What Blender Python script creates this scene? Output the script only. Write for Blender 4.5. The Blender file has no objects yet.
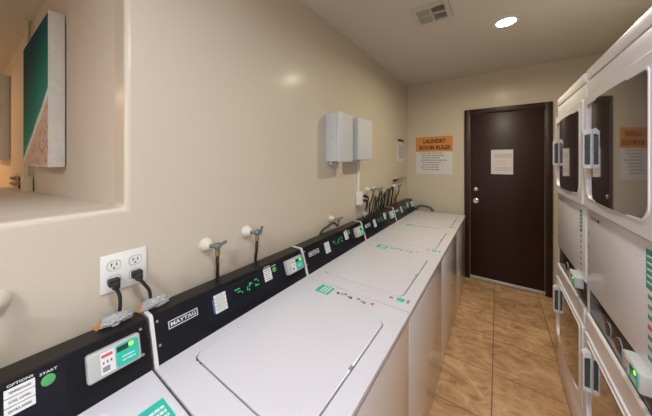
import bpy, bmesh, math, random
from mathutils import Vector, Matrix, noise
random.seed(4)
sc = bpy.context.scene
COL = sc.collection
R = math.radians

# ------------------------------------------------------------------ camera
W_IMG, H_IMG = 652, 416
cam = bpy.data.cameras.new('camera')
cam.sensor_fit = 'HORIZONTAL'; cam.sensor_width = 36.0
cam.lens = 243.08 / W_IMG * 36.0
cam.shift_y = -47.66 / W_IMG
cam.clip_start = 0.02
co = bpy.data.objects.new('camera', cam); COL.objects.link(co)
co.location = (1.0475, -0.3178, 1.4516)
co.rotation_euler = (R(90), 0, R(35.155))
sc.camera = co

# ------------------------------------------------------------------ light, exposure
sc.view_settings.view_transform = 'Standard'
sc.view_settings.look = 'None'
sc.view_settings.gamma = 1.0
sc.view_settings.use_curve_mapping = False
sc.view_settings.exposure = 0.45
wd = bpy.data.worlds.new('world'); sc.world = wd; wd.use_nodes = True
wd.node_tree.nodes['Background'].inputs[0].default_value = (1.0, 0.95, 0.9, 1)
wd.node_tree.nodes['Background'].inputs[1].default_value = 0.3
LAMP_W = 11.5
PANEL_W = 22.0
ALCOVE_W = 14.0

def area_light(name, loc, power, color, size, shape='DISK', size_y=None, spread=180, rot=(0, 0, 0), parent=None):
    l = bpy.data.lights.new(name, 'AREA'); l.energy = power; l.color = color
    l.shape = shape; l.size = size
    if size_y: l.size_y = size_y
    l.spread = R(spread)
    o = bpy.data.objects.new(name, l); COL.objects.link(o)
    o.location = loc; o.rotation_euler = rot
    if parent: o.parent = parent
    return o

# ------------------------------------------------------------------ materials
def mat(name, color, rough=0.5, metal=0.0, coat=0.0, coat_rough=0.1, spec=0.5, emit=None, emit_s=0.0,
        noise_amt=0.0, noise_scale=8.0, bump=0.0, bump_scale=60.0, alpha=1.0, trans=0.0):
    m = bpy.data.materials.new(name); m.use_nodes = True
    nt = m.node_tree; b = nt.nodes['Principled BSDF']
    b.inputs['Base Color'].default_value = (*color, 1)
    b.inputs['Roughness'].default_value = rough
    b.inputs['Metallic'].default_value = metal
    b.inputs['Coat Weight'].default_value = coat
    b.inputs['Coat Roughness'].default_value = coat_rough
    b.inputs['Specular IOR Level'].default_value = spec
    b.inputs['Alpha'].default_value = alpha
    b.inputs['Transmission Weight'].default_value = trans
    if emit:
        b.inputs['Emission Color'].default_value = (*emit, 1)
        b.inputs['Emission Strength'].default_value = emit_s
    tc = nt.nodes.new('ShaderNodeTexCoord')
    if noise_amt > 0:
        n = nt.nodes.new('ShaderNodeTexNoise'); n.inputs['Scale'].default_value = noise_scale
        n.inputs['Detail'].default_value = 4
        nt.links.new(tc.outputs['Object'], n.inputs['Vector'])
        r = nt.nodes.new('ShaderNodeMapRange')
        r.inputs[1].default_value = 0.3; r.inputs[2].default_value = 0.7
        r.inputs[3].default_value = 1 - noise_amt; r.inputs[4].default_value = 1 + noise_amt
        nt.links.new(n.outputs['Fac'], r.inputs[0])
        mx = nt.nodes.new('ShaderNodeVectorMath'); mx.operation = 'SCALE'
        mx.inputs[0].default_value = color
        nt.links.new(r.outputs[0], mx.inputs['Scale'])
        nt.links.new(mx.outputs[0], b.inputs['Base Color'])
    if bump > 0:
        n2 = nt.nodes.new('ShaderNodeTexNoise'); n2.inputs['Scale'].default_value = bump_scale
        nt.links.new(tc.outputs['Object'], n2.inputs['Vector'])
        bp = nt.nodes.new('ShaderNodeBump'); bp.inputs['Strength'].default_value = bump
        bp.inputs['Distance'].default_value = 0.002
        nt.links.new(n2.outputs['Fac'], bp.inputs['Height'])
        nt.links.new(bp.outputs[0], b.inputs['Normal'])
    return m

def tile_material():
    m = bpy.data.materials.new('floor tile'); m.use_nodes = True
    nt = m.node_tree; b = nt.nodes['Principled BSDF']; N = nt.nodes.new; L = nt.links.new
    tc = N('ShaderNodeTexCoord')
    mp = N('ShaderNodeMapping'); mp.inputs['Location'].default_value = (-1.021 + 0.385 * 10, -2.075 + 0.385 * 10, 0)
    L(tc.outputs['Object'], mp.inputs['Vector'])
    br = N('ShaderNodeTexBrick'); br.offset = 0; br.squash = 1
    br.inputs['Color1'].default_value = (1, 1, 1, 1); br.inputs['Color2'].default_value = (0.86, 0.86, 0.86, 1)
    br.inputs['Mortar'].default_value = (0, 0, 0, 1)
    br.inputs['Scale'].default_value = 1; br.inputs['Mortar Size'].default_value = 0.0035
    br.inputs['Mortar Smooth'].default_value = 0.3
    br.inputs['Brick Width'].default_value = 0.385; br.inputs['Row Height'].default_value = 0.385
    L(mp.outputs[0], br.inputs['Vector'])
    st = N('ShaderNodeMapping'); st.inputs['Scale'].default_value = (1, 1.5, 1)
    L(tc.outputs['Object'], st.inputs['Vector'])
    n1 = N('ShaderNodeTexNoise'); n1.inputs['Scale'].default_value = 6; n1.inputs['Detail'].default_value = 7
    n1.inputs['Roughness'].default_value = 0.68; n1.inputs['Distortion'].default_value = 1.2
    L(st.outputs[0], n1.inputs['Vector'])
    cr = N('ShaderNodeValToRGB'); e = cr.color_ramp.elements
    e[0].position = 0.32; e[0].color = (0.33, 0.165, 0.075, 1)
    e[1].position = 0.68; e[1].color = (0.72, 0.47, 0.28, 1)
    k = e.new(0.5); k.color = (0.54, 0.32, 0.165, 1)
    L(n1.outputs['Fac'], cr.inputs[0])
    mu = N('ShaderNodeMix'); mu.data_type = 'RGBA'; mu.blend_type = 'MULTIPLY'; mu.inputs[0].default_value = 1
    L(cr.outputs[0], mu.inputs[6]); L(br.outputs['Color'], mu.inputs[7])
    mx = N('ShaderNodeMix'); mx.data_type = 'RGBA'
    L(br.outputs['Fac'], mx.inputs[0]); L(mu.outputs[2], mx.inputs[6]); mx.inputs[7].default_value = (0.2, 0.13, 0.085, 1)
    L(mx.outputs[2], b.inputs['Base Color'])
    b.inputs['Roughness'].default_value = 0.38
    bp = N('ShaderNodeBump'); bp.inputs['Strength'].default_value = 0.5; bp.inputs['Distance'].default_value = 0.003
    bp.invert = True
    L(br.outputs['Fac'], bp.inputs['Height']); L(bp.outputs[0], b.inputs['Normal'])
    return m

def beach_material():
    """aerial beach picture: teal sea with a diagonal shoreline and sand with specks"""
    m = bpy.data.materials.new('beach print'); m.use_nodes = True
    nt = m.node_tree; b = nt.nodes['Principled BSDF']; N = nt.nodes.new; L = nt.links.new
    tc = N('ShaderNodeTexCoord'); sp = N('ShaderNodeSeparateXYZ'); L(tc.outputs['Object'], sp.inputs[0])
    ns = N('ShaderNodeTexNoise'); ns.inputs['Scale'].default_value = 5; L(tc.outputs['Object'], ns.inputs['Vector'])
    # d = z - slope*x : above the line is sea.  local x runs -0.78 (left) .. 0 (right), z 0..0.87
    a = N('ShaderNodeMath'); a.operation = 'MULTIPLY_ADD'; L(sp.outputs['X'], a.inputs[0]); a.inputs[1].default_value = -0.45
    L(sp.outputs['Z'], a.inputs[2])
    c = N('ShaderNodeMath'); c.operation = 'MULTIPLY_ADD'; L(ns.outputs['Fac'], c.inputs[0]); c.inputs[1].default_value = 0.10
    L(a.outputs[0], c.inputs[2])
    cr = N('ShaderNodeValToRGB'); e = cr.color_ramp.elements; cr.color_ramp.interpolation = 'LINEAR'
    mr = N('ShaderNodeMapRange'); mr.inputs[1].default_value = 0.0; mr.inputs[2].default_value = 1.25
    L(c.outputs[0], mr.inputs[0]); L(mr.outputs[0], cr.inputs[0])
    e[0].position = 0.0; e[0].color = (0.62, 0.43, 0.33, 1)
    e[1].position = 1.0; e[1].color = (0.003, 0.035, 0.055, 1)
    for p, col in ((0.325, (0.66, 0.47, 0.37, 1)), (0.34, (0.8, 0.8, 0.76, 1)), (0.355, (0.75, 0.82, 0.78, 1)),
                   (0.375, (0.03, 0.26, 0.23, 1)), (0.50, (0.004, 0.17, 0.13, 1)), (0.76, (0.003, 0.05, 0.075, 1))):
        q = e.new(p); q.color = col
    vo = N('ShaderNodeTexVoronoi'); vo.inputs['Scale'].default_value = 26; L(tc.outputs['Object'], vo.inputs['Vector'])
    lt = N('ShaderNodeMath'); lt.operation = 'LESS_THAN'; L(vo.outputs['Distance'], lt.inputs[0]); lt.inputs[1].default_value = 0.3
    l2 = N('ShaderNodeMath'); l2.operation = 'LESS_THAN'; L(mr.outputs[0], l2.inputs[0]); l2.inputs[1].default_value = 0.315
    mm = N('ShaderNodeMath'); mm.operation = 'MULTIPLY'; L(lt.outputs[0], mm.inputs[0]); L(l2.outputs[0], mm.inputs[1])
    m2 = N('ShaderNodeMath'); m2.operation = 'MULTIPLY'; L(mm.outputs[0], m2.inputs[0]); m2.inputs[1].default_value = 0.8
    mx = N('ShaderNodeMix'); mx.data_type = 'RGBA'; L(m2.outputs[0], mx.inputs[0]); L(cr.outputs[0], mx.inputs[6])
    mx.inputs[7].default_value = (0.13, 0.16, 0.16, 1)
    L(mx.outputs[2], b.inputs['Base Color']); b.inputs['Roughness'].default_value = 0.8; b.inputs['Specular IOR Level'].default_value = 0.05
    return m

M = {}
M['wall'] = mat('wall paint', (0.60, 0.535, 0.445), 0.5, coat=0.16, coat_rough=0.2, bump=0.12, bump_scale=18)
M['alcove'] = mat('alcove paint', (0.64, 0.565, 0.49), 0.6, spec=0.2)
M['ceiling'] = mat('ceiling paint', (0.62, 0.59, 0.54), 0.8, bump=0.1, bump_scale=120)
M['floor'] = tile_material()
M['door'] = mat('door paint', (0.026, 0.008, 0.008), 0.4, coat=0.06, coat_rough=0.3, spec=0.3)
M['frame'] = mat('door frame paint', (0.026, 0.010, 0.009), 0.4, spec=0.35)
M['enamel'] = mat('white enamel', (0.66, 0.655, 0.73), 0.3, coat=0.35, coat_rough=0.06)
M['front'] = mat('white enamel front', (0.70, 0.68, 0.72), 0.3, coat=0.9, coat_rough=0.07)
M['dryer'] = mat('dryer enamel', (0.80, 0.77, 0.81), 0.32, coat=0.4, coat_rough=0.12)
M['trimw'] = mat('white metal trim', (0.72, 0.71, 0.72), 0.3, coat=0.4)
M['gap'] = mat('dark seam', (0.09, 0.085, 0.09), 0.8)
M['black'] = mat('black console top', (0.014, 0.010, 0.009), 0.35, spec=0.35)
M['overlay'] = mat('black console front', (0.006, 0.007, 0.012), 0.28, spec=0.3)
M['overlay2'] = mat('console overlay film', (0.009, 0.011, 0.020), 0.2, spec=0.3)
M['rubber'] = mat('black rubber', (0.012, 0.012, 0.013), 0.45)
M['braid'] = mat('braided hose', (0.03, 0.027, 0.024), 0.5, noise_amt=0.5, noise_scale=300)
M['steel'] = mat('screw steel', (0.6, 0.6, 0.6), 0.3, metal=1)
M['zinc'] = mat('zinc valve', (0.20, 0.25, 0.25), 0.4, metal=0.6, noise_amt=0.2, noise_scale=60)
M['brass'] = mat('brass', (0.50, 0.28, 0.08), 0.35, metal=0.9)
M['chrome'] = mat('satin nickel', (0.75, 0.74, 0.72), 0.22, metal=1)
M['plate'] = mat('white plastic', (0.78, 0.79, 0.79), 0.35)
M['socket'] = mat('socket slots', (0.03, 0.03, 0.03), 0.6)
M['plaster'] = mat('plaster stub', (0.66, 0.62, 0.53), 0.7, noise_amt=0.08, noise_scale=30, bump=0.4, bump_scale=90)
M['box'] = mat('grey painted box', (0.58, 0.61, 0.64), 0.4)
M['reader'] = mat('reader shell', (0.46, 0.48, 0.49), 0.4)
M['white'] = mat('white label', (0.75, 0.76, 0.78), 0.5)
M['teal'] = mat('teal label', (0.02, 0.50, 0.40), 0.45)
M['tealD'] = mat('teal sticker on dryer', (0.04, 0.33, 0.26), 0.45)
M['lcd'] = mat('reader screen', (0.02, 0.05, 0.03), 0.15)
M['led'] = mat('green display segments', (0.02, 0.2, 0.1), 0.4, emit=(0.10, 1.0, 0.45), emit_s=0.2)
M['ledy'] = mat('green reader light', (0.1, 0.4, 0.02), 0.4, emit=(0.45, 1.0, 0.05), emit_s=1.0)
M['start'] = mat('green start button', (0.08, 0.38, 0.12), 0.4)
M['red'] = mat('red print', (0.62, 0.10, 0.10), 0.5)
M['pink'] = mat('pink print', (0.72, 0.42, 0.45), 0.5)
M['ink'] = mat('dark print', (0.05, 0.05, 0.06), 0.6)
M['grey'] = mat('grey print', (0.25, 0.26, 0.30), 0.6)
M['blue'] = mat('blue print', (0.10, 0.22, 0.55), 0.5)
M['navy'] = mat('navy badge', (0.02, 0.02, 0.07), 0.3)
M['orange'] = mat('orange sign board', (0.62, 0.25, 0.05), 0.5)
M['brown'] = mat('dark brown sign ink', (0.09, 0.035, 0.012), 0.6)
M['canvas'] = mat('canvas edge', (0.62, 0.60, 0.56), 0.8, noise_amt=0.06, noise_scale=30)
M['beach'] = beach_material()
M['glass'] = mat('dark door glass', (0.045, 0.036, 0.040), 0.09, spec=0.9, coat=1.0, coat_rough=0.03)
M['glass'].node_tree.nodes['Principled BSDF'].inputs['Coat IOR'].default_value = 1.8
M['dark'] = mat('black control recess', (0.012, 0.009, 0.009), 0.2)
M['slate'] = mat('dark grip recess', (0.05, 0.075, 0.09), 0.3)
M['cream'] = mat('cream painted metal', (0.60, 0.53, 0.36), 0.55)
M['vent'] = mat('vent enamel', (0.55, 0.53, 0.50), 0.5)
M['ventd'] = mat('vent duct dark', (0.03, 0.028, 0.026), 0.9)
M['lamp'] = mat('lit lens', (1, 1, 1), 0.5, emit=(1.0, 0.96, 0.88), emit_s=14)
M['plastic'] = mat('crinkled clear plastic', (0.42, 0.44, 0.46), 0.18, alpha=0.85, bump=0.9, bump_scale=90)
M['card'] = mat('orange brown card', (0.42, 0.17, 0.04), 0.7)
M['sweep'] = mat('door sweep metal', (0.70, 0.72, 0.70), 0.35, metal=0.2)
M['paper'] = mat('paper', (0.66, 0.66, 0.68), 0.7)
M['foam'] = mat('grey hose', (0.10, 0.10, 0.115), 0.45)
M['drum'] = mat('steel drum', (0.4, 0.4, 0.4), 0.4, metal=1)

# ------------------------------------------------------------------ mesh builder
class MB:
    def __init__(s): s.bm = bmesh.new(); s.m = []
    def mi(s, m):
        m = M[m] if isinstance(m, str) else m
        if m not in s.m: s.m.append(m)
        return s.m.index(m)
    def add(s, b, m, mtx=None, smooth=False):
        i = s.mi(m)
        if mtx is not None: b.transform(mtx)
        bmesh.ops.recalc_face_normals(b, faces=b.faces)
        mp = {}
        for v in b.verts: mp[v] = s.bm.verts.new(v.co)
        for f in b.faces:
            try: nf = s.bm.faces.new([mp[v] for v in f.verts])
            except ValueError: continue
            nf.material_index = i; nf.smooth = smooth
        b.free(); return s
    def box(s, lo, hi, m, bev=0.0, seg=2, mtx=None, smooth=False):
        b = bmesh.new(); bmesh.ops.create_cube(b, size=1)
        for v in b.verts:
            v.co = Vector([(lo[k] + hi[k]) / 2 + v.co[k] * (hi[k] - lo[k]) for k in range(3)])
        if bev > 0: bmesh.ops.bevel(b, geom=b.edges[:], offset=bev, segments=seg, profile=0.5, affect='EDGES')
        return s.add(b, m, mtx, smooth or bev > 0)
    def prism(s, pts, axis, a, c, m, bev=0.0, seg=2, mtx=None, smooth=False):
        """closed outline pts (2-D) in the plane across 'axis', extruded a..c"""
        b = bmesh.new(); k = 'xyz'.index(axis)
        def P(p, h):
            q = list(p); q.insert(k, h); return Vector(q)
        v0 = [b.verts.new(P(p, a)) for p in pts]; v1 = [b.verts.new(P(p, c)) for p in pts]
        n = len(pts); b.faces.new(v0); b.faces.new(v1[::-1])
        for i in range(n): b.faces.new((v0[i], v0[(i + 1) % n], v1[(i + 1) % n], v1[i]))
        if bev > 0: bmesh.ops.bevel(b, geom=b.edges[:], offset=bev, segments=seg, profile=0.5, affect='EDGES')
        return s.add(b, m, mtx, smooth)
    def ring(s, outer, inner, axis, a, c, m, mtx=None):
        """plate with a hole; outer and inner have the same vertex count"""
        b = bmesh.new(); k = 'xyz'.index(axis)
        def P(p, h):
            q = list(p); q.insert(k, h); return Vector(q)
        n = len(outer)
        o0 = [b.verts.new(P(p, a)) for p in outer]; o1 = [b.verts.new(P(p, c)) for p in outer]
        i0 = [b.verts.new(P(p, a)) for p in inner]; i1 = [b.verts.new(P(p, c)) for p in inner]
        for i in range(n):
            j = (i + 1) % n
            b.faces.new((o0[i], o0[j], i0[j], i0[i])); b.faces.new((o1[i], i1[i], i1[j], o1[j]))
            b.faces.new((o0[i], o1[i], o1[j], o0[j])); b.faces.new((i0[i], i0[j], i1[j], i1[i]))
        return s.add(b, m, mtx)
    def cyl(s, p, q, r, m, r2=None, n=20, smooth=True):
        p, q = Vector(p), Vector(q); d = q - p
        b = bmesh.new()
        bmesh.ops.create_cone(b, cap_ends=True, segments=n, radius1=r, radius2=r if r2 is None else r2, depth=d.length)
        mt = Matrix.Translation((p + q) / 2) @ d.to_track_quat('Z', 'Y').to_matrix().to_4x4()
        i0 = len(s.bm.faces); s.add(b, m, mt, smooth)
        s.bm.faces.ensure_lookup_table()
        for f in s.bm.faces[i0:]:
            if len(f.verts) > 4: f.smooth = False
        return s
    def ball(s, c, r, m, sc_=(1, 1, 1), n=2, jit=0.0):
        b = bmesh.new(); bmesh.ops.create_icosphere(b, subdivisions=n, radius=1)
        for v in b.verts:
            k = 1 + jit * noise.noise(v.co * 2.3 + Vector(c) * 9)
            v.co = Vector(c) + Vector([v.co[i] * r * sc_[i] * k for i in range(3)])
        return s.add(b, m, None, True)
    def lathe(s, prof, m, mtx=None, n=24):
        """prof: (radius, height) pairs, around z"""
        b = bmesh.new(); rows = []
        for r, h in prof:
            rows.append([b.verts.new((r * math.cos(t * 2 * math.pi / n), r * math.sin(t * 2 * math.pi / n), h)) for t in range(n)])
        for a, c in zip(rows, rows[1:]):
            for t in range(n):
                u = (t + 1) % n; b.faces.new((a[t], a[u], c[u], c[t]))
        b.faces.new(rows[0][::-1]); b.faces.new(rows[-1])
        return s.add(b, m, mtx, True)
    def tube(s, pts, r, m, n=10, sub=8):
        """smooth tube through control points"""
        P = [Vector(p) for p in pts]; Q = [P[0] + (P[0] - P[1])] + P + [P[-1] + (P[-1] - P[-2])]
        path = []
        for i in range(1, len(Q) - 2):
            for t in range(sub):
                u = t / sub; a, b_, c, d = Q[i - 1], Q[i], Q[i + 1], Q[i + 2]
                path.append(0.5 * ((2 * b_) + (c - a) * u + (2 * a - 5 * b_ + 4 * c - d) * u * u + (3 * b_ - a - 3 * c + d) * u ** 3))
        path.append(P[-1])
        b = bmesh.new(); rows = []; up = None
        for i, p in enumerate(path):
            d = (path[min(i + 1, len(path) - 1)] - path[max(i - 1, 0)]).normalized()
            if up is None: up = d.orthogonal().normalized()
            up = (up - d * up.dot(d)).normalized(); sd = d.cross(up)
            rows.append([b.verts.new(p + (up * math.cos(k * 2 * math.pi / n) + sd * math.sin(k * 2 * math.pi / n)) * r) for k in range(n)])
        for a, c in zip(rows, rows[1:]):
            for k in range(n): b.faces.new((a[k], a[(k + 1) % n], c[(k + 1) % n], c[k]))
        b.faces.new(rows[0][::-1]); b.faces.new(rows[-1])
        return s.add(b, m, None, True)
    def text(s, txt, w, h, m, mtx, depth=0.0006, thick=0.0):
        """lettering scaled to w x h, centred on the frame mtx (x right, y up, z out)"""
        cu = bpy.data.curves.new('t', 'FONT'); cu.body = txt; cu.align_x = 'CENTER'; cu.align_y = 'CENTER'
        cu.extrude = 0.02; cu.resolution_u = 3; cu.offset = thick
        ob = bpy.data.objects.new('t', cu); COL.objects.link(ob)
        dg = bpy.context.evaluated_depsgraph_get(); dg.update()
        me = bpy.data.meshes.new_from_object(ob.evaluated_get(dg))
        b = bmesh.new(); b.from_mesh(me)
        bpy.data.objects.remove(ob); bpy.data.meshes.remove(me); bpy.data.curves.remove(cu)
        xs = [v.co.x for v in b.verts]; ys = [v.co.y for v in b.verts]
        cx, cy = (min(xs) + max(xs)) / 2, (min(ys) + max(ys)) / 2
        sx, sy = w / (max(xs) - min(xs)), h / (max(ys) - min(ys))
        for v in b.verts:
            v.co = Vector(((v.co.x - cx) * sx, (v.co.y - cy) * sy, depth if v.co.z > 0 else 0))
        return s.add(b, m, mtx)
    def build(s, name, parent=None, **props):
        me = bpy.data.meshes.new(name); s.bm.to_mesh(me); s.bm.free()
        for m in s.m: me.materials.append(m)
        if any(p.use_smooth for p in me.polygons):
            try: me.set_sharp_from_angle(angle=R(40))
            except Exception: pass
        o = bpy.data.objects.new(name, me); COL.objects.link(o)
        if parent: o.parent = parent
        for k, v in props.items(): o[k] = v
        return o

def structure(o): o['kind'] = 'structure'; return o
def tag(o, label, cat, group=None):
    o['label'] = label; o['category'] = cat
    if group: o['group'] = group
    return o
def empty(name, loc=(0, 0, 0)):
    o = bpy.data.objects.new(name, None); COL.objects.link(o); o.location = loc; o.empty_display_size = 0.05
    return o
def kids(o): return [c for c in bpy.data.objects if c.parent == o]
def copy_tree(o, parent=None):
    c = o.copy(); COL.objects.link(c)
    if parent: c.parent = parent
    for k in kids(o): copy_tree(k, c)
    return c
def rrect(x0, y0, x1, y1, r, n=6):
    """rounded rectangle, counter-clockwise, 4*(n+1) points"""
    pts = []
    for cx, cy, a in ((x1 - r, y1 - r, 0), (x0 + r, y1 - r, 90), (x0 + r, y0 + r, 180), (x1 - r, y0 + r, 270)):
        for i in range(n + 1):
            t = R(a + 90 * i / n); pts.append((cx + r * math.cos(t), cy + r * math.sin(t)))
    return pts
def frame(origin, xdir, ydir):
    x = Vector(xdir).normalized(); y = Vector(ydir).normalized(); z = x.cross(y).normalized()
    m = Matrix((x, y, z)).transposed().to_4x4(); m.translation = Vector(origin); return m

# ------------------------------------------------------------------ the room
H, YB, XR, YF = 2.498, 3.1835, 2.10, -2.4
LZ, JY = 1.288, -0.032
structure(MB().box((-0.1, YF, -0.1), (XR + 0.1, YB + 0.1, 0), 'floor').build('floor'))
structure(MB().box((-4.7, YF - 0.1, H), (XR + 0.1, YB + 0.1, H + 0.1), 'ceiling').build('ceiling'))
structure(MB().box((-0.12, YB, 0), (XR + 0.1, YB + 0.1, H), 'wall').build('wall_back'))
structure(MB().box((XR, YF, 0), (XR + 0.1, YB, H), 'wall').build('wall_right'))
structure(MB().box((-4.7, YF - 0.1, 0), (XR + 0.1, YF, H), 'wall').build('wall_front'))
b = MB(); b.prism([(YB, -0.02), (YB, H + 0.06), (JY, H + 0.06), (JY, LZ), (YF, LZ), (YF, -0.02)], 'x', -0.12, 0, 'wall', smooth=True)
wl = structure(b.build('wall_left'))
bv = wl.modifiers.new('bullnose', 'BEVEL'); bv.width = 0.016; bv.segments = 4; bv.limit_method = 'ANGLE'
# alcove beyond the opening
def ay(x): return -0.032 + 0.035 * x
b = MB(); b.prism([(-0.11, ay(-0.11) + 0.005), (-4.6, ay(-4.6)), (-4.6, ay(-4.6) + 0.1), (-0.11, ay(0) + 0.12)], 'z', 0, H, 'alcove')
structure(b.build('wall_alcove_back'))
structure(MB().box((-4.7, YF, 0), (-4.6, 0.1, H), 'alcove').build('wall_alcove_side'))
b = MB(); b.prism([(-0.112, LZ - 0.006), (-4.6, LZ - 0.164), (-4.6, 1.0), (-0.112, 1.0)], 'y', YF, -0.03, 'alcove')
structure(b.build('trim_ledge'))

# door
DX0, DX1, DZ = 0.7134, 1.5273, 2.0744
door = structure(empty('door_1', ((DX0 + DX1) / 2, YB, 0)))
ox = -(DX0 + DX1) / 2
b = MB()
fw = 0.058
b.box((DX0 + ox, -0.035, 0), (DX0 + fw + ox, 0.0, DZ), 'frame', 0.004)
b.box((DX1 - fw + ox, -0.035, 0), (DX1 + ox, 0.0, DZ), 'frame', 0.004)
b.box((DX0 + fw + ox - 0.001, -0.0345, DZ - fw), (DX1 - fw + ox + 0.001, 0.0, DZ), 'frame', 0.004)
b.build('door_frame', door)
MB().box((DX0 + fw + 0.004 + ox, -0.012, 0.035), (DX1 - fw - 0.004 + ox, -0.001, DZ - fw - 0.004), 'door', 0.002).build('door_leaf', door)
for nm, kz, r in (('deadbolt', 1.10, 0.026), ('door_knob', 0.955, 0.031)):
    kx = 0.835 + ox; b = MB()
    mt = frame((kx, -0.012, kz), (1, 0, 0), (0, 0, 1))
    b.lathe([(r, 0), (r, 0.006), (r * 0.5, 0.01), (r * 0.45, 0.022), (r * 0.8, 0.03), (r * 0.9, 0.042), (r * 0.6, 0.052)] if nm == 'door_knob'
            else [(r, 0), (r, 0.012), (r * 0.8, 0.018), (r * 0.4, 0.02)], 'chrome', mt)
    b.build(nm, door, label='satin nickel ' + nm.replace('_', ' '))
b = MB(); b.box((DX0 + fw + ox, -0.022, 0.008), (DX1 - fw + ox, -0.012, 0.04), 'sweep', 0.001)
for i in range(46):
    x = DX0 + fw + ox + 0.006 + i * (DX1 - DX0 - 2 * fw - 0.01) / 46
    b.box((x, -0.026, 0.012), (x + 0.004, -0.02, 0.036), 'ink')
b.build('door_sweep', door, label='pale slotted door sweep strip')

# ------------------------------------------------------------------ ceiling lamp and vent
lx, ly = 1.102, 1.965
def downlight(x, y, power, label, color=(1.0, 0.885, 0.63)):
    t = tag(empty('recessed_ceiling_light', (x, y, H)), label, 'ceiling light')
    b = MB(); n = 32
    c = lambda r: [(r * math.cos(i * 2 * math.pi / n), r * math.sin(i * 2 * math.pi / n)) for i in range(n)]
    b.ring(c(0.082), c(0.062), 'z', -0.006, 0.0, 'plate'); b.build('trim_ring', t)
    b = MB(); b.cyl((0, 0, -0.004), (0, 0, -0.001), 0.062, 'lamp', n=32); b.build('lens', t)
    area_light('lamp_light', (0, 0, -0.012), power, color, 0.12, spread=168, parent=t)
downlight(lx, ly, LAMP_W, 'round recessed ceiling light glowing above the aisle')
# added, unseen lamps: a downlight and a ceiling panel to brighten the near end
downlight(1.05, -0.15, 10.5, 'unseen downlight above the viewer, added to brighten the near end', (0.87, 0.92, 1.0))
t = tag(empty('added_ceiling_panel', (1.1, -1.7, H)), 'unseen ceiling panel behind the viewer, added to brighten the near end', 'ceiling light')
b = MB(); b.box((-0.32, -0.32, -0.02), (0.32, 0.32, 0), 'plate', 0.004); b.build('housing', t)
b = MB(); b.box((-0.29, -0.29, -0.024), (0.29, 0.29, -0.019), 'lamp'); b.build('diffuser', t)
area_light('panel_fill', (0, 0, -0.03), PANEL_W, (0.82, 0.89, 1.0), 0.58, 'SQUARE', spread=170, parent=t)
t = tag(empty('added_alcove_lamp', (-3.8, -1.3, H)), 'unseen warm lamp added in the alcove for the orange tint on its wall', 'ceiling light')  # unseen lamp, added to tint the far alcove wall orange
b = MB(); b.lathe([(0.12, 0), (0.12, -0.02), (0.1, -0.04), (0.02, -0.045)], 'lamp', n=28); b.build('shade', t)
area_light('alcove_fill', (0, 0, -0.06), ALCOVE_W, (1.0, 0.55, 0.2), 0.2, parent=t)

t = tag(empty('ceiling_vent', (0.669, 1.53, H)), 'square off-white four-way air vent on the ceiling', 'vent')
b = MB(); h = 0.118; q = 0.088
sq = lambda a, cx=0, cy=0: [(cx + a, cy + a), (cx - a, cy + a), (cx - a, cy - a), (cx + a, cy - a)]
b.ring(sq(h), sq(q), 'z', -0.012, 0, 'vent')
b.box((-0.006, -q, -0.012), (0.006, q, -0.002), 'vent'); b.box((-q, -0.006, -0.012), (q, 0.006, -0.002), 'vent')
b.build('vent_frame', t)
MB().box((-q, -q, -0.0015), (q, q, -0.0005), 'ventd').build('duct', t)
for sx in (-1, 1):
    for sy in (-1, 1):
        b = MB()
        for i in range(5):
            o_ = 0.014 + i * 0.0155
            if sx > 0:
                mt = Matrix.Translation((sx * 0.047, sy * (o_ + 0.002), -0.006)) @ Matrix.Rotation(R(58 if sy > 0 else 50), 4, 'X')
                b.box((-0.039, -0.0065, -0.0006), (0.039, 0.0065, 0.0006), 'vent', mtx=mt)
            else:
                mt = Matrix.Translation((sx * (o_ + 0.002), sy * 0.047, -0.006)) @ Matrix.Rotation(R(-40), 4, 'Y')
                b.box((-0.0065, -0.039, -0.0006), (0.0065, 0.039, 0.0006), 'vent', mtx=mt)
        b.build('louvre', t)

# ------------------------------------------------------------------ washers
WW, XW, ZT, XP, XPT, ZPT = 0.765, 0.7359, 0.7851, 0.1512, 0.1029, 0.9286
PW = math.hypot(XP - XPT, ZPT - ZT)
def CF(y, s, out=0.0):
    """frame on the sloping console face, local y along it, s 0..1 up it"""
    f = frame((XP, 0, ZT), (0, 1, 0), (XPT - XP, 0, ZPT - ZT)); n = f.col[2].to_3d(); u = f.col[1].to_3d()
    f.translation = Vector((XP, y, ZT)) + u * (s * PW) + n * out; return f
def TF(x, y, out=0.0):
    return frame((x, y, ZT + out), (0, 1, 0), (-1, 0, 0))
def scribble(b, f, w, h, rows, m, seed=1, tk=0.5):
    """rows of illegible fine print"""
    rd = random.Random(seed)
    for r in range(rows):
        y = h / 2 - (r + 0.5) * h / rows; x = -w / 2
        while x < w / 2 - 0.002:
            L_ = min(rd.uniform(0.05, 0.22) * w, w / 2 - x)
            b.box((x, y - h / rows * tk / 2, 0), (x + L_, y + h / rows * tk / 2, 0.0004), m, mtx=f); x += L_ + 0.03 * w
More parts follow.
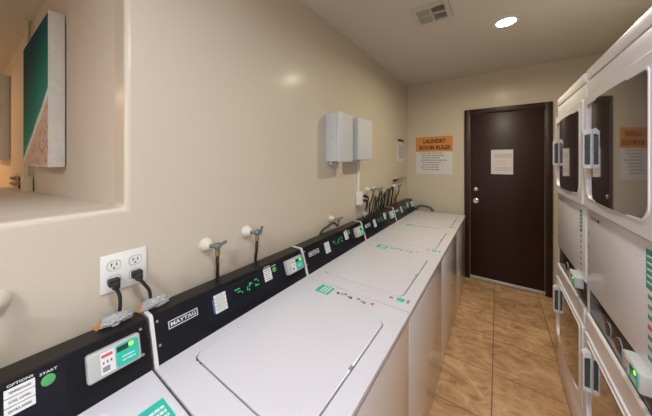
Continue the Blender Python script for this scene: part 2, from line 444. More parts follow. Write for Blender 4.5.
def reader_parts(parent, f, w=0.12, h=0.072, d=0.03):
    """card reader: shell, label with keypad, teal label with screen"""
    b = MB(); b.box((-w / 2, -h / 2, 0), (w / 2, h / 2, d), 'reader', 0.006, 3, mtx=f); r = b.build('card_reader', parent)
    b = MB(); g = f @ Matrix.Translation((0, 0, d))
    b.box((-w * 0.28, -h * 0.38, 0), (-w * 0.02, h * 0.38, 0.0006), 'white', mtx=g)
    b.box((-w * 0.26, h * 0.2, 0.0006), (-w * 0.06, h * 0.3, 0.001), 'red', mtx=g)
    for i in range(3):
        b.box((-w * 0.24 + i * w * 0.07, -h * 0.02, 0.0006), (-w * 0.215 + i * w * 0.07, h * 0.06, 0.001), 'ink', mtx=g)
    b.box((-w * 0.25, -h * 0.3, 0.0006), (-w * 0.12, -h * 0.12, 0.001), 'grey', mtx=g)
    b.build('keypad_label', r)
    b = MB(); b.prism(rrect(-w * 0.0, -h * 0.40, w * 0.44, h * 0.40, 0.007), 'z', 0, 0.0008, 'teal', mtx=g)
    scribble(b, g @ Matrix.Translation((w * 0.24, -h * 0.16, 0.0008)), w * 0.26, h * 0.26, 2, 'white', 3, 0.35)
    b.build('teal_label', r)
    b = MB(); b.box((w * 0.02, h * 0.14, 0.0008), (w * 0.24, h * 0.33, 0.0016), 'lcd', mtx=g); b.build('screen', r)
    b = MB(); b.cyl(g @ Vector((w * 0.30, h * 0.25, 0)), g @ Vector((w * 0.30, h * 0.25, 0.002)), 0.006, 'ledy', n=14); b.build('indicator_light', r)
    return r

LX0, LX1, LY0, LY1 = 0.199, 0.671, 0.098, 0.640      # lid
def make_washer():
    t = empty('washing_machine')
    G = 0.0035; y0, y1 = G, WW - G
    b = MB()
    b.box((0.045, y0, 0.012), (XW - 0.004, y1, ZT - 0.03), 'front', 0.004)
    b.box((0.05, y0 + 0.01, ZT - 0.03), (XW - 0.016, y1 - 0.01, ZT - 0.014), 'gap')
    b.build('cabinet', t)
    for x in (0.09, XW - 0.06):
        for y in (0.05, WW - 0.05): MB().cyl((x, y, 0), (x, y, 0.014), 0.02, 'rubber', n=14).build('foot', t)
    # top deck with a lid opening
    b = MB(); n = 6
    inner = rrect(LX0, LY0, LX1, LY1, 0.03, n)
    outer = rrect(0.045, y0, XW, y1, 0.006, n)
    b.ring(outer, inner, 'z', ZT - 0.018, ZT, 'enamel')
    d = b.build('top_deck', t)
    bm_ = d.modifiers.new('edge', 'BEVEL'); bm_.width = 0.0035; bm_.segments = 3; bm_.limit_method = 'ANGLE'; bm_.angle_limit = R(50)
    b = MB(); b.box((LX0 - 0.01, LY0 - 0.01, ZT - 0.024), (LX1 + 0.01, LY1 + 0.01, ZT - 0.0185), 'gap'); b.build('lid_gasket', t)
    g = 0.0042
    b = MB(); b.prism(rrect(LX0 + g, LY0 + g, LX1 - g, LY1 - g * 0.8, 0.027, n), 'z', ZT - 0.017, ZT + 0.0015, 'enamel')
    lid = b.build('lid', t)
    bm_ = lid.modifiers.new('edge', 'BEVEL'); bm_.width = 0.002; bm_.segments = 2; bm_.limit_method = 'ANGLE'; bm_.angle_limit = R(50)
    b = MB(); b.box((LX1 - 0.012, 0.355, ZT + 0.0012), (LX1 - 0.003, 0.375, ZT + 0.0022), 'grey'); b.build('finger_notch', lid)
    for i in range(2): MB().ball((LX0 + 0.03 + i * 0.022, LY0 - 0.001, ZT), 0.0028, 'ink', n=1).build('bumper', t)
    # printed marks on the deck
    b = MB(); b.box((-0.036, -0.040, 0), (0.036, 0.040, 0.0005), 'teal', mtx=TF(0.320, 0.705))
    scribble(b, TF(0.325, 0.705, 0.0005), 0.056, 0.050, 3, 'white', 5, 0.55)
    b.build('teal_sticker', t)
    for i, c in enumerate(('ink', 'red', 'ink', 'grey', 'red', 'red')):
        f = TF(0.395 + i * 0.036, 0.715 + 0.012 * (i % 2)); b = MB()
        b.prism([(-0.010, -0.008), (0.012, -0.004), (0.006, 0.007), (-0.006, 0.009)], 'z', 0, 0.0004, c, mtx=f)
        b.build('printed_symbol', t)
        if i in (0, 1, 3): MB().box((-0.018, -0.030, 0), (-0.005, -0.014, 0.0004), 'teal', mtx=TF(0.395 + i * 0.036, 0.73)).build('printed_symbol', t)
    MB().box((-0.012, -0.010, 0), (0.004, 0.008, 0.0004), 'red', mtx=TF(0.625, 0.07)).build('printed_symbol', t)
    MB().box((-0.014, -0.018, 0), (0.014, 0.018, 0.0004), 'teal', mtx=TF(0.67, 0.072)).build('printed_symbol', t)
    MB().box((-0.016, -0.006, 0), (0.016, 0.006, 0.0004), 'grey', mtx=TF(0.705, 0.075)).build('printed_symbol', t)
    # control console
    b = MB()
    b.prism([(0.034, ZT - 0.002), (XP, ZT - 0.002), (XP, ZT), (XPT, ZPT), (0.034, ZPT)], 'y', y0 + 0.012, y1 - 0.001, 'overlay', bev=0.001)
    con = b.build('control_console', t)
    b = MB(); b.prism([(0.032, ZPT - 0.004), (XPT - 0.002, ZPT - 0.001), (XPT - 0.003, ZPT + 0.0025), (0.032, ZPT + 0.0025)], 'y', y0 + 0.013, y1 - 0.002, 'black')
    b.build('console_top', con)
    b = MB()
    b.prism([(0.032, ZT - 0.001), (XP + 0.003, ZT - 0.001), (XPT + 0.003, ZPT), (XPT - 0.006, ZPT + 0.004), (0.032, ZPT + 0.004)], 'y', y0, y0 + 0.011, 'trimw', bev=0.001)
    b.build('end_cap', con, label='white metal end cap')
    b = MB(); b.prism(rrect(0.19, -PW * 0.36, 0.578, PW * 0.36, 0.004), 'z', 0, 0.0008, 'overlay2', mtx=CF(0, 0.56)); b.build('overlay_film', con)
    for y in (0.024, 0.742):
        for s in (0.37, 0.86):
            f = CF(y, s); MB().cyl(f.translation, f @ Vector((0, 0, 0.0025)), 0.0042, 'steel', n=12).build('screw', con)
    # name plate
    b = MB(); f = CF(0.105, 0.665, 0.0005)
    b.ring(sq2(0.050, 0.0125), sq2(0.0475, 0.0103), 'z', 0, 0.0012, 'white', mtx=f)
    b.box((-0.048, -0.011, 0), (0.048, 0.011, 0.0006), 'navy', mtx=f)
    b.text('MAYTAG', 0.085, 0.0125, 'white', f @ Matrix.Translation((0, 0, 0.0007)), thick=0.012); b.build('name_plate', con)
    # cycle label
    b = MB(); f = CF(0.247, 0.60, 0.001)
    for i in range(5):
        yy = 0.0275 - i * 0.0138
        b.box((-0.026, yy - 0.0062, 0), (0.026, yy + 0.0062, 0.0006), 'white', mtx=f)
        b.text(('NORMAL', 'PERM PRESS', 'DELICATES', 'BRIGHTS', 'WHITES')[i], 0.034, 0.0045, 'grey', f @ Matrix.Translation((0, yy, 0.0007)))
    b.box((-0.032, -0.030, 0), (-0.0285, 0.022, 0.0006), 'blue', mtx=f)
    b.build('cycle_label', con)
    # LED display: three figures of short bars, partly lit
    b = MB(); f = CF(0.38, 0.60, 0.001)
    b.box((-0.072, -0.022, -0.0005), (0.072, 0.03, 0.0), 'overlay', mtx=f)
    def seg(cx, cy, w, h, sl=0.0): b.prism([(cx - w / 2, cy - h / 2), (cx + w / 2, cy - h / 2), (cx + w / 2 + sl, cy + h / 2), (cx - w / 2 + sl, cy + h / 2)], 'z', 0, 0.0006, 'led', mtx=f)
    seg(-0.052, 0.016, 0.026, 0.005); seg(-0.045, 0.004, 0.018, 0.004); seg(-0.030, -0.004, 0.006, 0.005)
    seg(-0.004, 0.000, 0.005, 0.014, 0.003); seg(0.006, -0.008, 0.006, 0.008); seg(0.010, 0.012, 0.006, 0.016, 0.004); seg(0.020, 0.013, 0.014, 0.004)
    seg(0.048, 0.020, 0.016, 0.005); seg(0.060, 0.011, 0.008, 0.005); seg(0.052, -0.006, 0.024, 0.004); seg(0.044, -0.001, 0.005, 0.008)
    b.build('display', con)
    # options label and start button
    b = MB(); f = CF(0.501, 0.66, 0.001)
    b.text('OPTIONS', 0.040, 0.0058, 'white', f @ Matrix.Translation((0.001, 0.0415, 0)), thick=0.01)
    for i, w_ in enumerate(('TEMPERATURE', 'SOIL LEVEL', 'EXTRA RINSE')):
        yy = 0.026 - i * 0.0195
        b.box((-0.0235, yy - 0.009, 0), (0.0235, yy + 0.009, 0.0006), 'white', mtx=f)
        b.text(w_, 0.034, 0.005, 'ink', f @ Matrix.Translation((0, yy, 0.0007)))
    b.build('options_label', con)
    b = MB(); f = CF(0.546, 0.76, 0.0005)
    b.lathe([(0.0125, 0), (0.0125, 0.002), (0.010, 0.003)], 'start', f)
    b.build('start_button', con)
    b = MB(); b.text('START', 0.030, 0.0055, 'white', CF(0.547, 0.885, 0.001), thick=0.01); b.build('start_lettering', con)
    reader_parts(con, CF(0.672, 0.62, 0.0))
    return t
def sq2(a, c): return [(a, c), (-a, c), (-a, -c), (a, -c)]
wash = make_washer()
labels = ['white top-loading washer cut off by the bottom left corner of the picture',
          'white top-loading washer just right of the white double outlet, its whole lid in view',
          'white top-loading washer third from the left, just before the grey wall boxes',
          'white top-loading washer below the two grey wall boxes, second from the far end',
          'white top-loading washer at the far end of the row, next to the dark door']
for i, lb in enumerate(labels):
    w = wash if i == 0 else copy_tree(wash)
    w.location = (0, (i - 1) * WW, 0)
    tag(w, lb, 'washing machine', 'row of washing machines along the wall')

# ------------------------------------------------------------------ dryers
XD, WD, ZD = 1.391, 0.672, 1.869
def plate_frame(y0, z0, y1, z1, oy0, oz0, oy1, oz1, r, m, xa, xb, ro=0.012):
    b = MB(); b.ring(rrect(oy0, oz0, oy1, oz1, ro, 8), rrect(y0, z0, y1, z1, r, 8), 'x', xa, xb, m); return b
def WIN(y0, z0, y1, z1, n=8):
    pts = []
    for cx, cy, a, r in ((y1, z1, 0, 0.018), (y0, z1, 90, 0.018), (y0, z0, 180, 0.055), (y1, z0, 270, 0.055)):
        cx += -r if cx == y1 else r; cy += -r if cy == z1 else r
        for i in range(n + 1):
            t = R(a + 90 * i / n); pts.append((cx + r * math.cos(t), cy + r * math.sin(t)))
    return pts
def make_dryer():
    """local: x = 0 is the front plane (negative towards the aisle), y 0..WD from the near side"""
    t = empty('stacked_dryer')
    g = 0.003
    b = MB(); b.box((0.035, g, 0.02), (0.70, WD - g, ZD - 0.004), 'dryer', 0.004)
    
    b.build('cabinet', t)
    b = MB(); b.box((0.004, WD - 0.030, 0.005), (0.05, WD - g, ZD - 0.002), 'trimw', 0.003)
    for z in (1.80, 1.30, 0.95): b.cyl((0.0055, WD - 0.016, z), (0.002, WD - 0.016, z), 0.005, 'steel', n=10)
    b.build('corner_post', t, label='white corner post with screws')
    # header
    b = MB(); b.box((-0.002, g, 1.822), (0.06, WD - 0.032, ZD), 'dryer', 0.003, 2); b.box((0.002, g, 1.748), (0.05, WD - 0.032, 1.819), 'dryer', 0.003)
    b.build('header_panel', t)
    def door(z0, z1, gz0, gz1, hz, nm):
        d = MB(); d.ring(rrect(g, z0, WD - 0.034, z1, 0.012, 8), WIN(0.046, gz0, WD - 0.075, gz1), 'x', -0.012, 0.030, 'dryer')
        d = d.build(nm, t)
        bv = d.modifiers.new('edge', 'BEVEL'); bv.width = 0.0025; bv.segments = 2; bv.limit_method = 'ANGLE'; bv.angle_limit = R(50)
        b = MB()
        b.ring(WIN(0.041, gz0 - 0.006, WD - 0.069, gz1 + 0.006), WIN(0.046, gz0, WD - 0.075, gz1), 'x', -0.0145, -0.011, 'dryer')
        b.build('window_rim', d)
        b = MB(); ya_, yb_ = 0.040, WD - 0.069; n_ = 20; bb = bmesh.new()   # outward-bowed pane
        for z_ in (gz0 - 0.004, gz1 + 0.004):
            for k_ in range(n_ + 1):
                u_ = k_ / n_ * 2 - 1; bb.verts.new((-0.005 - 0.013 * (1 - u_ * u_), (ya_ + yb_) / 2 + u_ * (yb_ - ya_) / 2, z_))
        bb.verts.ensure_lookup_table()
        for k_ in range(n_): bb.faces.new([bb.verts[q] for q in (k_, k_ + 1, k_ + n_ + 2, k_ + n_ + 1)])
        sh_ = bmesh.ops.extrude_face_region(bb, geom=bb.faces[:])
        for v in [e for e in sh_['geom'] if isinstance(e, bmesh.types.BMVert)]: v.co.x += 0.005
        b.add(bb, 'glass', None, True)
        b.build('window_glass', d, label='dark reflective door glass')
        # pull handle near the far side: white loop standing off the door, dark grip inside
        hy0, hy1 = WD - 0.145, WD - 0.110; h0, h1 = hz - 0.085, hz + 0.088
        b = MB()
        op = [(-0.0115, h0), (-0.0115, h1 - 0.004), (-0.024, h1), (-0.038, h1 - 0.014), (-0.038, h0 + 0.004), (-0.034, h0)]
        ip = [(-0.0155, h0 + 0.016), (-0.0155, h1 - 0.026), (-0.023, h1 - 0.026), (-0.0335, h1 - 0.030), (-0.0335, h0 + 0.018), (-0.032, h0 + 0.016)]
        b.ring(op, ip, 'y', hy0, hy1, 'trimw'); h_ = b.build('handle', d, label='white pull handle with a dark grip')
        bv = h_.modifiers.new('edge', 'BEVEL'); bv.width = 0.0015; bv.segments = 2; bv.limit_method = 'ANGLE'; bv.angle_limit = R(50)
        b = MB(); b.box((-0.0355, hy0 + 0.008, h0 + 0.012), (-0.0125, hy1 - 0.008, h1 - 0.020), 'slate'); b.build('grip', d)
    door(1.236, 1.742, 1.285, 1.700, 1.502, 'upper_door')
    # middle service panel with stickers
    b = MB(); b.box((0.0, g, 0.865), (0.034, WD - 0.034, 1.228), 'dryer', 0.005, 3); mp = b.build('service_panel', t)
    f = frame((0, 0.0, 0), (0, -1, 0), (0, 0, 1))
    def PF(y, z): return frame((-0.0004, y, z), (0, -1, 0), (0, 0, 1))
    b = MB(); b.box((-0.022, -0.055, 0), (0.022, 0.055, 0.0005), 'tealD', mtx=PF(0.075, 1.150))
    scribble(b, PF(0.075, 1.150) @ Matrix.Translation((0, 0, 0.0005)), 0.03, 0.09, 5, 'white', 8, 0.3)
    b.build('teal_sticker', mp)
    for i, c in enumerate(('tealD', 'grey', 'tealD', 'red', 'tealD', 'grey', 'tealD')):
        MB().box((-0.012, -0.006, 0), (0.012, 0.006, 0.0004), c, mtx=PF(0.075, 1.075 - i * 0.028)).build('printed_symbol', mp)
    MB().box((-0.012, -0.02, 0), (0.012, 0.012, 0.0004), 'pink', mtx=PF(WD - 0.055, 1.196)).build('printed_symbol', mp)
    for i in range(3): MB().box((-0.013, -0.006, 0), (0.013, 0.006, 0.0004), 'grey' if i < 2 else 'ink', mtx=PF(WD - 0.10 - i * 0.038, 1.196)).build('printed_symbol', mp)
    for i in range(4): MB().box((-0.004, -0.010, 0), (0.004, 0.010, 0.0004), 'grey', mtx=PF(WD - 0.052, 1.12 - i * 0.062)).build('printed_symbol', mp)
    # dark control strip, sloping white ledge, reflection discs, knob
    b = MB(); b.box((0.006, g, 0.742), (0.034, WD - 0.034, 0.8645), 'dark', 0.001); b.build('control_strip', t, label='black glossy control strip')
    b = MB(); b.prism([(-0.006, 0.668), (-0.006, 0.742), (0.000, 0.748), (0.0055, 0.748), (0.0055, 0.668)], 'y', g, WD - 0.034, 'dryer', bev=0.002); b.build('control_ledge', t)
    for i, y in enumerate((0.30, 0.40)):
        b = MB(); b.cyl((0.006, y, 0.805), (0.003, y, 0.805), 0.026, 'grey', n=24); b.cyl((0.004, y, 0.805), (0.001, y, 0.805), 0.022, 'dark', n=24); b.build('reflection_disc', t)  # discs stand in for round reflections on the black strip
    b = MB(); b.ball((0.000, 0.175, 0.80), 0.010, 'plate', n=2); b.build('signal_knob', t)
    reader_parts(t, frame((0.0055, 0.100, 0.846), (0, -1, 0), (0, 0, 1)), w=0.115, h=0.056, d=0.0355)
    door(0.262, 0.662, 0.290, 0.634, 0.535, 'lower_door')
    b = MB(); b.box((-0.002, g, 0.015), (0.034, WD - 0.034, 0.255), 'dryer', 0.004); b.build('kick_panel', t)
    for x in (0.08, 0.64):
        for y in (0.05, WD - 0.05): MB().cyl((x, y, 0), (x, y, 0.022), 0.02, 'rubber', n=12).build('foot', t)
    return t
dr = make_dryer()
tag(dr, 'stacked pair of white dryers beside the dark door, the far one', 'dryer', 'stacked dryers on the right'); dr.location = (XD, 2.009 - WD, 0)
d2 = copy_tree(dr); tag(d2, 'nearer stack of white dryers, cut off by the right edge of the picture', 'dryer', 'stacked dryers on the right'); d2.location = (XD, 2.009 - 2 * WD - 0.001, 0)

# ------------------------------------------------------------------ outlets, cords and pipes on the wall
def outlet_plate(y, z, w, h, label, n=2, name='double_outlet'):
    t = tag(empty(name, (0, y, z)), label, 'outlet')
    f = frame((0, 0, 0), (0, 1, 0), (0, 0, 1))
    b = MB(); b.box((-w / 2, -h / 2, 0), (w / 2, h / 2, 0.006), 'plate', 0.002, mtx=f); b.build('cover_plate', t)
    for i in range(n):
        cx = (i - (n - 1) / 2) * 0.058
        for sz in (1, -1):
            b = MB(); g = f @ Matrix.Translation((cx, sz * 0.024, 0.006))
            b.prism(rrect(-0.0185, -0.0165, 0.0185, 0.0165, 0.013), 'z', 0, 0.0004, 'grey', mtx=g)
            b.prism(rrect(-0.017, -0.015, 0.017, 0.015, 0.012), 'z', 0, 0.0018, 'plate', mtx=g)
            b.box((-0.008, -0.001, 0.001), (-0.005, 0.009, 0.0022), 'socket', mtx=g)
            b.box((0.005, -0.001, 0.001), (0.008, 0.009, 0.0022), 'socket', mtx=g)
            b.cyl(g @ Vector((0, -0.008, 0.001)), g @ Vector((0, -0.008, 0.0022)), 0.003, 'socket', n=10)
            b.build('receptacle', t)
    return t
outlet_plate(-0.034, 1.078, 0.126, 0.124, 'white double-gang wall outlet above the near consoles')
def plug(y, z, pts, label, group=None, name='power_cord', x0=0.0078):
    t = tag(empty(name, (x0, y, z)), label, 'power cord', group)
    b = MB(); b.box((0, -0.015, -0.012), (0.024, 0.015, 0.012), 'rubber', 0.005, 3)
    b.box((0.018, -0.010, -0.018), (0.042, 0.010, 0.006), 'rubber', 0.006, 3); b.build('plug', t)
    b = MB(); b.tube([(0.034, 0, -0.012)] + [(p[0] - x0, p[1] - y, p[2] - z) for p in pts], 0.0052, 'rubber'); b.build('cord', t)
    return t
plug(-0.066, 1.052, [(0.046, -0.058, 1.01), (0.040, -0.056, 0.97), (0.012, -0.054, 0.90), (0.016, -0.05, 0.80), (0.016, -0.04, 0.66)], 'black power cord plugged into the left half of the near double outlet')
plug(-0.004, 1.056, [(0.048, 0.010, 1.02), (0.044, 0.026, 0.985), (0.012, 0.040, 0.90), (0.015, 0.05, 0.80), (0.016, 0.05, 0.66)], 'black power cord plugged into the right half of the near double outlet')

def crumple(loc, s, label):
    t = tag(empty('plastic_wrap', loc), label, 'plastic wrap')
    b = MB(); bb = bmesh.new(); bmesh.ops.create_icosphere(bb, subdivisions=4, radius=1)
    for v in bb.verts:
        k = 1 + 0.28 * noise.noise(v.co * 3.1 + Vector(loc) * 31) + 0.22 * abs(noise.noise(v.co * 7 + Vector(loc) * 17))
        v.co = Vector((v.co.x * s[0], v.co.y * s[1], max(v.co.z, -0.55) * s[2])) * k
    b.add(bb, 'plastic', None, False); b.build('wrap', t)
    b = MB(); b.prism([(-0.004, -0.016), (0.010, -0.014), (0.006, 0.014), (-0.006, 0.012)], 'z', 0, 0.0012, 'card',
                      mtx=Matrix.Translation((0.0, -s[1] * 1.05, s[2] * 0.25)) @ Matrix.Rotation(R(50), 4, 'Y') @ Matrix.Rotation(R(35), 4, 'Z'))
    b.build('card_tag', t, label='orange brown tag')
    return t
crumple((0.050, -0.068, 0.944), (0.020, 0.040, 0.016), 'crumpled clear plastic on the console below the left plug of the outlet')
crumple((0.050, 0.040, 0.944), (0.020, 0.042, 0.016), 'crumpled clear plastic on the console below the right plug of the outlet')

def bib(y, z, label, turn=0.0, hose_to=None, hl=None, r=0.030, group='wall taps behind the washers', VO=0.018):
    t = tag(empty('wall_tap', (0, y, z)), label, 'tap', group)
    b = MB(); b.lathe([(r, 0), (r * 0.98, 0.008), (r * 0.8, 0.020), (r * 0.55, 0.030), (0.011, 0.036)], 'plaster', frame((0, 0, 0), (0, 1, 0), (0, 0, 1)), 20); b.build('wall_flange', t)
    b = MB(); b.cyl((0.03, 0, 0), (0.062, VO, -0.001), 0.0085, 'zinc', n=14)
    b.ball((0.062, VO, 0), 0.016, 'zinc', (1, 1, 1)); b.cyl((0.060, VO, 0.0), (0.062, VO, -0.026), 0.0095, 'zinc', n=14)
    b.build('valve_body', t)
    b = MB(); c, s = math.cos(turn), math.sin(turn)
    b.cyl((0.062, VO, 0), (0.078, VO + 0.008, 0.010), 0.005, 'zinc', n=10)
    b.box((-0.006, -0.022, -0.006), (0.006, 0.022, 0.006), 'zinc', 0.003, mtx=Matrix.Translation((0.080, VO + 0.010, 0.010)) @ Matrix.Rotation(turn, 4, 'X')); b.build('handle', t)
    b = MB(); b.cyl((0.062, VO, -0.024), (0.062, VO, -0.040), 0.0105, 'brass', n=12); b.build('coupling', t)
    hh = tag(empty('water_hose', (0.062, y + VO, z - 0.04)), hl, 'hose', 'water hoses behind the washers')
    pts = hose_to or [(-0.006, 0.002, -0.03), (-0.020, 0.012, -0.06), (-0.038, 0.022, -0.09), (-0.050, 0.030, -0.13), (-0.050, 0.032, -0.25), (-0.050, 0.03, -0.40)]
    b = MB(); b.tube([(0, 0, 0.004)] + pts, 0.0075, 'braid'); b.build('hose', hh)
bib(-0.300, 1.092, 'wall tap with pale flange at the left edge of the picture', hose_to=[(-0.006, -0.01, -0.03), (-0.020, -0.03, -0.06), (-0.038, -0.06, -0.09), (-0.050, -0.08, -0.13), (-0.050, -0.08, -0.25)], hl='black hose hanging from the tap at the left edge', VO=-0.040)
bib(0.252, 1.082, 'grey wall tap with pale round flange nearest right of the double outlet', 0.3, hl='black braided hose from the tap nearest right of the double outlet')
bib(0.463, 1.090, 'grey wall tap with dark turned handle, second to the right of the double outlet', 1.2, hl='black braided hose from the second tap right of the double outlet')
loop = [(0.02, -0.02, 0.002), (0.02, -0.05, 0.0), (0.0, -0.085, -0.03), (-0.035, -0.10, -0.09), (-0.045, -0.10, -0.20), (-0.045, -0.10, -0.32)]
bib(1.23, 1.005, 'pale tap flange low on the wall left of the grey wall boxes', hl='black hose arching left from the low tap behind the third washer', r=0.024,
    hose_to=[(0.0, -0.02, -0.006), (-0.004, -0.06, 0.024), (-0.012, -0.12, 0.012), (-0.046, -0.165, -0.03), (-0.051, -0.18, -0.10), (-0.051, -0.18, -0.2)])
for k, y in enumerate((1.86, 2.02)):
    bib(y, 1.165 - 0.01 * k, ('grey wall tap just right of the second outlet box', 'grey wall tap further right of the second outlet box')[k], 0.5, hl=('black braided hose nearest the second outlet box', 'second black braided hose right of the second outlet box')[k], r=0.024)
bib(2.62, 1.135, 'wall tap near the far corner, left of the brass pipe', 0.9, hl='black braided hose from the tap near the far corner', r=0.024)

# second outlet with conduit
t = tag(empty('surface_conduit', (0, 1.665, 0)), 'white vertical conduit under the two grey wall boxes', 'conduit')
b = MB(); b.box((0, -0.014, 1.165), (0.020, 0.014, 1.44), 'plate', 0.003); b.build('channel', t)
b = MB(); b.box((0, -0.030, 1.045), (0.045, 0.030, 1.165), 'plate', 0.005, 3); b.build('outlet_box', t)
for k, z in enumerate((1.125, 1.085)):
    plug(1.705, z, [(0.055, 1.775 - k * 0.02, z - 0.015), (0.045, 1.805 - 0.04 * k, z - 0.05), (0.013, 1.815 - 0.05 * k, 0.90), (0.014, 1.815 - 0.05 * k, 0.72)],
         ('upper black plug and cord at the conduit outlet box', 'lower black plug and cord at the conduit outlet box')[k], x0=0.046)
# tangle of hoses and cords behind the two far washers
arcs = [(1.930, 1.955, 1.09, 0.0065, 'braid'), (2.085, 2.115, 1.125, 0.0065, 'braid'), (2.17, 2.20, 1.10, 0.008, 'rubber'),
        (2.255, 2.31, 1.135, 0.0075, 'braid'), (2.37, 2.45, 1.14, 0.0105, 'rubber'), (2.54, 2.55, 1.09, 0.006, 'brass')]
for k, (ya, yb, zt_, r_, m_) in enumerate(arcs):
    words = ['thin black hose arching just right of the taps', 'tall black braided hose second in the tangle', 'plain black hose standing upright in the tangle',
             'black braided hose right of the middle of the tangle', 'thick black drain hose arching widest in the tangle', 'thin brass-coloured tube at the right of the tangle'][k]
    dy = yb - ya
    b = MB(); b.tube([(0.014, ya, 0.70), (0.016, ya, 0.88), (0.04, ya, zt_ - 0.06), (0.055, ya + dy * 0.5 + 0.015, zt_), (0.04, yb + 0.03, zt_ - 0.05), (0.016, yb + 0.03, 0.90), (0.015, yb + 0.03, 0.72)], r_, m_)
    tag(b.build('supply_hose'), words + ' behind the far washers', 'hose', 'hoses tangled behind the far washers')
t = tag(empty('brass_pipe', (0, 2.66, 1.215)), 'short brass pipe with a black end on the wall near the far corner', 'pipe')
b = MB(); b.cyl((0.0, 0, 0), (0.03, 0, 0), 0.022, 'plaster', n=16); b.build('wall_flange', t)
b = MB(); b.cyl((0.03, -0.06, -0.004), (0.035, 0.33, 0.004), 0.010, 'brass', n=12); b.build('pipe', t)
b = MB(); b.cyl((0.03, -0.10, -0.006), (0.031, -0.02, -0.004), 0.016, 'rubber', n=12); b.build('end_cap', t)
b = MB(); b.tube([(0.14, 3.095, 0.62), (0.145, 3.10, 0.78), (0.19, 3.11, 0.835), (0.27, 3.115, 0.835), (0.345, 3.115, 0.80), (0.36, 3.115, 0.66)], 0.016, 'foam')
tag(b.build('drain_hose'), 'dark grey hose looped over the far end of the washer row by the back wall', 'hose')
b = MB(); b.ball((0.056, 1.69, 0.962), 0.026, 'plastic', (0.8, 1.1, 1.1), 3, 0.5); tag(b.build('foam_wad'), 'pale crumpled wad on the console below the second outlet box', 'plastic wrap')

# ------------------------------------------------------------------ grey boxes on the wall
def wall_box(y0, y1, z0, z1, d, label):
    t = tag(empty('wall_box', (0, (y0 + y1) / 2, z0)), label, 'wall box', 'grey boxes on the wall'); w = (y1 - y0) / 2; h = z1 - z0
    b = MB(); b.box((0.0, -w + 0.006, 0.004), (d - 0.022, w - 0.006, h - 0.004), 'box', 0.004); b.build('box_body', t)
    b = MB(); b.box((d - 0.026, -w, 0), (d, w, h), 'box', 0.009, 3); b.build('cover', t)
    b = MB(); b.cyl((0.06, -w + 0.0055, h * 0.5), (0.06, -w + 0.001, h * 0.5), 0.006, 'steel', n=12); b.build('lock', t)
    b = MB(); b.box((0.0, -w * 0.55, -0.02), (0.03, w * 0.1, 0.004), 'box', 0.003); b.build('bottom_bracket', t)
wall_box(1.157, 1.368, 1.439, 1.806, 0.122, 'light grey metal box on the wall, the left and nearer of the two')
wall_box(1.462, 1.735, 1.452, 1.808, 0.120, 'light grey metal box on the wall, the right and farther of the two')

# ------------------------------------------------------------------ signs and papers
t = tag(empty('rules_sign', (0.35, YB, 1.265)), 'orange and white LAUNDRY ROOM RULES sign on the back wall', 'sign')
f = frame((0, 0, 0), (1, 0, 0), (0, 0, 1)); w = 0.458; h = 0.505
b = MB(); b.box((-w / 2, 0, 0), (w / 2, h * 0.60, 0.004), 'paper', mtx=f)
rd = random.Random(9)
for i in range(9):
    y = h * 0.56 - i * h * 0.062
    if i in (8,): continue
    x = -w * 0.36 if i % 3 == 0 else -w * 0.32
    end = w * rd.uniform(0.12, 0.44); b.cyl(f @ Vector((-w * 0.41, y, 0.0035)), f @ Vector((-w * 0.41, y, 0.005)), 0.004, 'grey', n=8) if i % 2 == 0 else None
    while x < end:
        L_ = rd.uniform(0.02, 0.06); b.box((x, y - 0.006, 0.0035), (min(x + L_, end), y + 0.006, 0.0048), 'grey', mtx=f); x += L_ + 0.008
b.build('rules_panel', t)
b = MB(); b.box((-w / 2, h * 0.60, 0), (w / 2, h, 0.004), 'orange', mtx=f)
b.text('LAUNDRY', w * 0.62, h * 0.115, 'brown', f @ Matrix.Translation((0.01, h * 0.88, 0.004)), thick=0.045)
b.text('ROOM RULES', w * 0.84, h * 0.115, 'brown', f @ Matrix.Translation((0.01, h * 0.71, 0.004)), thick=0.045)
b.build('title_panel', t)
t = tag(empty('door_notice', (1.092, YB - 0.0125, 1.29)), 'white paper notice taped to the dark door', 'notice')
b = MB(); b.box((-0.104, 0, 0), (0.104, 0.285, 0.001), 'paper', mtx=f)
f2 = f @ Matrix.Translation((0, 0, 0.001))
scribble(b, f2 @ Matrix.Translation((0.01, 0.215, 0)), 0.16, 0.05, 3, 'grey', 4, 0.4)
scribble(b, f2 @ Matrix.Translation((-0.01, 0.135, 0)), 0.11, 0.065, 3, 'pink', 6, 0.4)
scribble(b, f2 @ Matrix.Translation((0.01, 0.06, 0)), 0.15, 0.05, 2, 'grey', 7, 0.3); b.build('sheet', t)
t = tag(empty('wall_notice', (0, 2.87, 1.435)), 'narrow white notice with a red top strip on the left wall near the far corner', 'notice')
f3 = frame((0, 0, 0), (0, 1, 0), (0, 0, 1))
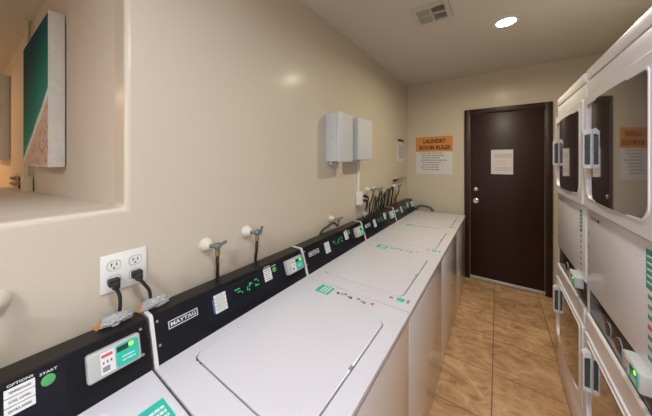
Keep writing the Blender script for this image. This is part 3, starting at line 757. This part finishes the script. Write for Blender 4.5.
b = MB(); b.box((-0.115, 0, 0), (0.115, 0.285, 0.006), 'paper', mtx=f3); scribble(b, f3 @ Matrix.Translation((0.01, 0.13, 0.006)), 0.17, 0.18, 6, 'grey', 12, 0.5); b.build('sheet', t)
b = MB(); b.box((-0.115, 0.262, 0.005), (0.115, 0.292, 0.012), 'brown', 0.002, mtx=f3); b.build('red_strip', t)

# ------------------------------------------------------------------ alcove pictures, conduit
ang = math.atan(0.035)
def canvas(xr, w, z0, h, d, label):
    t = tag(empty('canvas_picture', (xr, ay(xr) - 0.001, z0)), label, 'picture', 'canvas pictures on the alcove wall'); t.rotation_euler = (0, 0, ang)
    b = MB(); b.box((-w, -d, 0), (0, 0, h), 'canvas', 0.003); b.build('stretcher', t)
    b = MB(); b.box((-w + 0.03, -d - 0.0012, 0.012), (-0.006, -d + 0.001, h - 0.012), 'beach'); b.build('print', t)
    return t
canvas(-0.814, 0.82, 1.4165, 0.800, 0.060, 'teal aerial beach canvas with deep white edges on the alcove wall')
canvas(-3.12, 0.884, 1.456, 0.88, 0.068, 'second canvas with white edges, cut off by the left edge of the picture')
t = tag(empty('alcove_outlet', (-1.84, ay(-1.84), LZ - 0.07)), 'cream outlet box with thin conduit in the alcove below the beach canvas', 'outlet')
zc = LZ - 0.07
b = MB(); b.box((-0.13, -0.045, 0.0), (0.09, 0, 0.115), 'cream', 0.004); b.build('box', t)
b = MB(); b.cyl((0.02, -0.022, 0.11), (0.02, -0.022, H - zc), 0.016, 'cream', n=14); b.build('conduit', t)
for k in range(2):
    t = tag(empty('black_plug', (-1.97, ay(-1.97) - 0.03, zc + 0.085 - k * 0.055)), ('upper', 'lower')[k] + ' black plug in the cream alcove outlet box', 'plug')
    b = MB(); b.box((-0.10, -0.018, -0.016), (-0.001, 0.012, 0.016), 'rubber', 0.006, 3); b.build('plug', t)
    b = MB(); b.tube([(-0.09, -0.003, 0), (-0.3, -0.01, 0.004), (-0.6, -0.012, -0.012), (-1.0, -0.008, -0.03)], 0.014, 'rubber'); b.build('cord', t)
